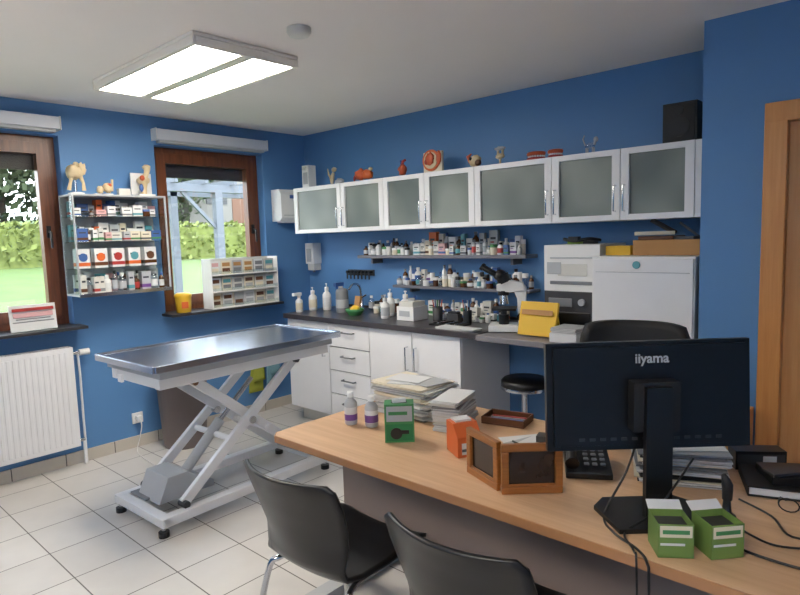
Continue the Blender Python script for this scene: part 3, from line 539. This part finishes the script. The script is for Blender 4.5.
def frame(n,loc,rz,w,h,t=.018):
    b=B(n,loc,rz,bev=.003);f=.022
    b.bx(-w/2,w/2,-t/2,t/2,0,f,PICW);b.bx(-w/2,w/2,-t/2,t/2,h-f,h,PICW);b.bx(-w/2,-w/2+f,-t/2,t/2,f,h-f,PICW);b.bx(w/2-f,w/2,-t/2,t/2,f,h-f,PICW)
    b.bx(-w/2+f,w/2-f,0,t/2-.002,f,h-f,mat('photo_dark',(40,28,22),.25,var=.5,vscale=12));b.bx(-w/2+f,w/2-f,-.006,-.001,f,f+.008,PICW)
    b.bx(-w/2,w/2,t/2,t/2+.03,0,.02,PICW);b.done()
frame('picture_frame',(3.575,-2.11,zd),FA,.18,.15);frame('picture_frame',(3.415,-2.125,zd),math.radians(-22),.17,.15)
b=B('desk_telephone',(3.62,-1.84,zd),math.radians(30),bev=.005);b.prism([(-.09,0),(.09,0),(.09,.05),(-.09,.02)],'x',-.07,.07,BLACK);b.tube([(-.05,.08,.075),(-.05,.0,.07),(-.05,-.08,.045)],[.022,.013,.022],BLACKM,10,5)
for i in range(4):
    for j in range(3): b.box(-.005+.025*j,-.05+.027*i,.035+.0055*i,.016,.014,.006,GREY,rx=.17)
b.done()
b=B('letter_tray_stack',(3.86,-1.71,zd),math.radians(25));z=0
for i in range(22):
    h=R.uniform(.003,.006);b.box(R.uniform(-.012,.012),R.uniform(-.01,.01),z+h/2,.24,.2,h-.001,R.choice([PAPER,PAPER,PAPERG,CREAM,GREY,BLACKM]),rz=R.uniform(-.07,.07));z+=h
b.box(.02,0,z+.002,.19,.15,.003,PAPER,rz=.2);b.done()
b=B('black_diary',(4.14,-1.62,zd),math.radians(20),bev=.004);b.bx(-.12,.13,-.1,.085,0,.004,BLACKM);b.bx(-.115,.125,-.095,.08,.004,.026,PAPER);b.bx(-.12,.13,-.1,.085,.026,.03,BLACKM);b.bx(-.12,-.116,-.1,.085,.004,.026,BLACKM);b.box(.02,0,.042,.18,.12,.024,BLACK,rz=.2);b.box(-.02,-.03,.058,.1,.05,.008,DGREY,rz=.5);b.done()
b=B('black_ring_binder',(4.02,-1.51,zd),math.radians(35),bev=.003);b.bx(-.06,.09,-.03,.03,0,.06,BLACK);b.bx(-.055,.085,-.031,-.03,.01,.05,DGREY);b.bx(.02,.06,-.032,-.031,.015,.045,PAPER);b.done()
b=B('reading_glasses',(4.20,-1.80,zd))
for s in(-1,1): b.tube([(s*.032+.024*math.cos(t),0,.02+.018*math.sin(t)) for t in [2*math.pi*k/14 for k in range(15)]],.002,BLACK,6);b.tube([(s*.056,0,.025),(s*.058,.04,.022),(s*.05,.07,.004)],.002,BLACK,6)
b.tube([(-.008,0,.024),(.008,0,.024)],.002,BLACK,6);b.done()
b=B('headset_microphone',(4.05,-1.93,zd));b.lathe((0,0,0),[(.022,0),(.022,.008),(.012,.015),(.009,.05)],BLACK);b.tube([(0,0,.05),(0,0,.09),(-.01,.0,.115)],[.012,.014,.006],BLACKM,10,3);b.done()
b=B('blue_stapler',(3.62,-1.58,zd),.9,bev=.004);b.bx(-.06,.06,-.018,.018,0,.012,BLACK);b.box(0,0,.035,.12,.03,.022,CBLUE,ry=-.12);b.done()
b=B('desk_tray',(3.16,-1.58,zd),.2,bev=.003);b.bx(-.09,.09,-.06,.06,0,.006,BROWN);b.bx(-.09,.09,-.06,-.055,.006,.03,BROWN);b.bx(-.09,.09,.055,.06,.006,.03,BROWN);b.bx(-.09,-.085,-.055,.055,.006,.03,BROWN);b.bx(.085,.09,-.055,.055,.006,.03,BROWN)
for i in range(4): b.tube([(-.07,-.035+i*.02,.012),(.07,-.03+i*.02,.014)],.005,[BLACK,CBLUE,GREY,RED][i],6)
b.done()
b=B('note_papers',(3.38,-1.76,zd));
for i in range(5): b.box(R.uniform(-.04,.04),R.uniform(-.03,.03),.001+i*.002,.15,.2,.0015,[PAPER,PAPERG][i%2],rz=R.uniform(-.9,.3))
b.box(.04,.05,.022,.09,.05,.022,DGREY,rz=.3);b.tube([(-.06,-.04,.016),(.03,-.08,.016)],.004,BLACK,6);b.done()
def greenbox(loc,rz,col):
    b=B('green_medicine_carton',loc,rz,bev=.001);s=.04
    b.bx(-s,s,-s,-s+.0015,0,.082,col);b.bx(-s,s,s-.0015,s,0,.082,col);b.bx(-s,-s+.0015,-s,s,0,.082,col);b.bx(s-.0015,s,-s,s,0,.082,col);b.bx(-s,s,-s,s,0,.0015,col)
    b.bx(-s+.004,s-.004,-s-.0008,-s,.05,.078,CREAM);b.bx(-s+.01,s-.01,-s-.0012,-s,.058,.068,GREEN);b.bx(-s+.005,s-.02,-s-.0008,-s,.03,.036,PAPER)
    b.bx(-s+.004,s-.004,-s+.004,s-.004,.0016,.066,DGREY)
    b.box(0,s+.012,.088,2*s,.03,.0012,PAPER,rx=.5);b.done()
LEAF=mat('carton_green',(106,134,68),.5)
greenbox((3.99,-2.185,zd),FA-.12,LEAF);greenbox((4.075,-2.12,zd),FA+.1,LEAF)
b=B('computer_cables')
b.tube([(3.83,-1.95,zd+.2),(3.82,-2.02,zd+.1),(3.80,-2.12,zd+.006),(3.86,-2.2,zd+.005),(3.93,-2.24,zd+.005),(3.97,-2.28,zd+.0),(3.98,-2.295,zd-.06),(3.99,-2.3,.3)],.0035,BLACK,6,6)
b.tube([(3.98,-1.98,zd+.16),(3.93,-2.1,zd+.05),(3.88,-2.18,zd+.005),(3.93,-2.255,zd+.005),(3.95,-2.29,zd-.03),(3.96,-2.3,.3)],.003,BLACK,6,6)
b.tube([(4.05,-1.95,zd+.004),(4.12,-2.0,zd+.004),(4.18,-2.02,zd+.004),(4.26,-1.98,zd+.004)],.003,BLACK,6,6)
b.tube([(4.0,-2.0,zd+.004),(4.1,-2.08,zd+.004),(4.2,-2.1,zd+.004),(4.3,-2.09,zd+.004)],.0035,BLACK,6,6)
b.tube([(4.05,-1.8,zd+.004),(4.14,-1.86,zd+.004),(4.2,-1.95,zd+.004),(4.3,-1.9,zd+.004)],.003,BLACK,6,6);b.done()
# ------------------------------------------------------------------ visitor chairs
def chair(loc,rz):
    b=B('visitor_chair',loc,rz)
    pr=[(.24,.425),(.21,.445),(.1,.447),(0,.44),(-.1,.437),(-.165,.445),(-.195,.48),(-.215,.55),(-.235,.63),(-.26,.71),(-.285,.775),(-.295,.795)]
    wd=[.38,.42,.43,.43,.41,.38,.36,.38,.42,.44,.43,.38]
    def f(u,v):
        k=v*(len(pr)-1);i=min(int(k),len(pr)-2);t=k-i
        y=pr[i][0]*(1-t)+pr[i+1][0]*t;z=pr[i][1]*(1-t)+pr[i+1][1]*t;w=wd[i]*(1-t)+wd[i+1]*t;s=2*u-1
        bk=min(1,max(0,(v-.45)/.2))
        return (s*w/2,y+bk*.06*s*s,z+(1-bk)*(.02*s*s))
    b.surf(f,18,44,.012,BLACK)
    for s in(-1,1):
        b.tube([(s*.23,.24,.004),(s*.2,.2,.36),(s*.17,.16,.415),(s*.16,0,.42),(s*.17,-.13,.415),(s*.2,-.17,.36),(s*.23,-.25,.004)],.011,CHROME,10,5)
        for y in(.24,-.25): b.cyl((s*.23,y,.001),(s*.23,y,.03),.015,BLACK,seg=12)
    b.cyl((-.165,.1,.42),(.165,.1,.42),.01,CHROME);b.cyl((-.165,-.1,.42),(.165,-.1,.42),.01,CHROME);b.done()
chair((2.935,-2.30,0),math.radians(3));chair((3.58,-2.29,0),math.radians(1))
# ------------------------------------------------------------------ outdoors
def gz(x): return -.15+max(0,(-x-2))*.11
GR=mat('lawn_grass',(82,98,48),.9,var=.35,vscale=1.5);HEDG=mat('hedge_leaf',(100,108,50),.8,var=.4,vscale=3);TRL=mat('tree_leaf',(56,66,40),.8,var=.4,vscale=3);TRL2=mat('tree_leaf_pale',(90,96,68),.8,var=.4,vscale=3);BARK=mat('bark',(60,48,40),.9)
b=B('lawn');xs=[-.35,-2,-8,-16,-30]
b.add([(x,y,gz(x)) for x in xs for y in(-14,22)],[(2*i,2*i+1,2*i+3,2*i+2) for i in range(4)],GR);b.done()
def leaves(b,n,fn,m,size,R):
    vs=[];fs=[]
    for i in range(n):
        c=Vector(fn(R));a=Vector((R.gauss(0,1),R.gauss(0,1),R.gauss(0,1))).normalized();q=a.orthogonal().normalized();w=a.cross(q);s=size*R.uniform(.6,1.4);k=len(vs)
        vs+=[c+q*s,c+w*s*.6,c-q*s,c-w*s*.6];fs.append((k,k+1,k+2,k+3))
    b.add(vs,fs,m)
R=random.Random(9)
b=B('garden_hedge');hx=-13;b.bx(hx-.5,hx+.4,-8,16,gz(hx)-.2,2.0,HEDG);leaves(b,9000,lambda R:(hx+.45+R.uniform(-.9,.12),R.uniform(-8,16),R.uniform(gz(hx),2.15)),HEDG,.09,R);b.done()
def tree(x,y,h,r,m,n=2800):
    b=B('garden_tree',(x,y,gz(x)-.1));b.tube([(0,0,0),(.05,0,h*.4),(0,.1,h*.8)],[.12,.08,.03],BARK,8,3)
    for k in range(7):
        a=k*.9;b.tube([(0,0,h*(.3+.06*k)),(r*.4*math.cos(a),r*.4*math.sin(a),h*(.45+.06*k)),(r*.8*math.cos(a),r*.8*math.sin(a),h*(.6+.06*k))],[.05,.03,.01],BARK,6)
    def fn(R):
        d=Vector((R.gauss(0,1),R.gauss(0,1),R.gauss(0,1))).normalized()*(R.random()**.45);return (d.x*r,d.y*r,h*.52+d.z*h*.46)
    leaves(b,n,fn,m,.15,R);b.done()
for x,y,h,r,m in [(-17,-.6,6,2.2,TRL2),(-18,2.2,6.5,2.4,TRL),(-17,5,6.5,2,TRL),(-19,8,7,2.3,TRL),(-22,-2,8,2.6,TRL),(-23,15,8,2.5,TRL),(-22,6,9,3,TRL2),(-24,1.5,9,3.4,TRL2)]: tree(x,y,h,r,m)
b=B('neighbour_house',(-22,11.6,gz(-22)-.1));HW=mat('house_render',(112,108,104),.8);HR=mat('roof_tiles',(70,52,46),.8,var=.3,vscale=6)
b.bx(-3,3,-2.4,2.4,0,3.6,HW);b.prism([(-2.8,3.6),(2.8,3.6),(0,5.6)],'x',-3.2,3.2,HR);b.bx(3,3.03,-1.6,-.6,1.2,2.5,DGREY);b.bx(3,3.03,.6,1.6,1.2,2.5,DGREY);b.bx(3,3.03,-.35,.35,0,2.1,BROWN);b.done()
PERG=mat('pergola_paint',(84,88,96),.6)
b=B('garden_pergola',(-4.2,1.6,0));b.bx(-.06,.06,-.06,.06,gz(-4.2)-.1,2.3,PERG);b.bx(-.06,.06,-.9,2.2,2.3,2.42,PERG);b.bx(-.06,.06,1.9,2.02,gz(-4.2)-.1,2.3,PERG)
for k in range(6): b.bx(-1.4,.2,-.8+k*.5,-.75+k*.5,2.42,2.5,PERG)
b.bx(-1.5,-1.4,-.06,.06,-.1,2.42,PERG);b.bx(-1.5,-1.4,-.9,2.2,2.34,2.42,PERG);b.beam((0,0,1.7),(0,-.6,2.3),.05,.05,PERG);b.done()
# ------------------------------------------------------------------ world, sun
w=bpy.data.worlds.new('sky');scene.world=w;w.use_nodes=True;N=w.node_tree.nodes;L=w.node_tree.links;bg=N['Background']
tc=N.new('ShaderNodeTexCoord');sp=N.new('ShaderNodeSeparateXYZ');cr=N.new('ShaderNodeValToRGB');L.new(tc.outputs['Generated'],sp.inputs[0]);L.new(sp.outputs['Z'],cr.inputs[0])
cr.color_ramp.elements[0].color=(.93,.96,1,1);cr.color_ramp.elements[1].color=(.6,.77,1,1);L.new(cr.outputs[0],bg.inputs['Color']);bg.inputs['Strength'].default_value=8.5
sn=bpy.data.lights.new('sun','SUN');sn.energy=6;sn.angle=.02;so=bpy.data.objects.new('sun',sn);scene.collection.objects.link(so);so.rotation_euler=Vector((.45,-.35,1)).to_track_quat('Z','Y').to_euler()
# ------------------------------------------------------------------ camera
a,pt,r=.832,.102,-.031
R0=Vector((math.sin(a),math.cos(a),0));F=Vector((-math.cos(a)*math.cos(pt),math.sin(a)*math.cos(pt),-math.sin(pt)));U=R0.cross(F)
Rt=math.cos(r)*R0+math.sin(r)*U;Up=-math.sin(r)*R0+math.cos(r)*U
cam=bpy.data.cameras.new('camera');cam.sensor_width=36;cam.lens=596.6/800*36;cam.clip_start=.02
co=bpy.data.objects.new('camera',cam);scene.collection.objects.link(co)
M=Matrix((Rt,Up,-F)).transposed().to_4x4();M.translation=Vector((4.44,-3.611,1.516));co.matrix_world=M;scene.camera=co
scene.view_settings.view_transform='Standard'
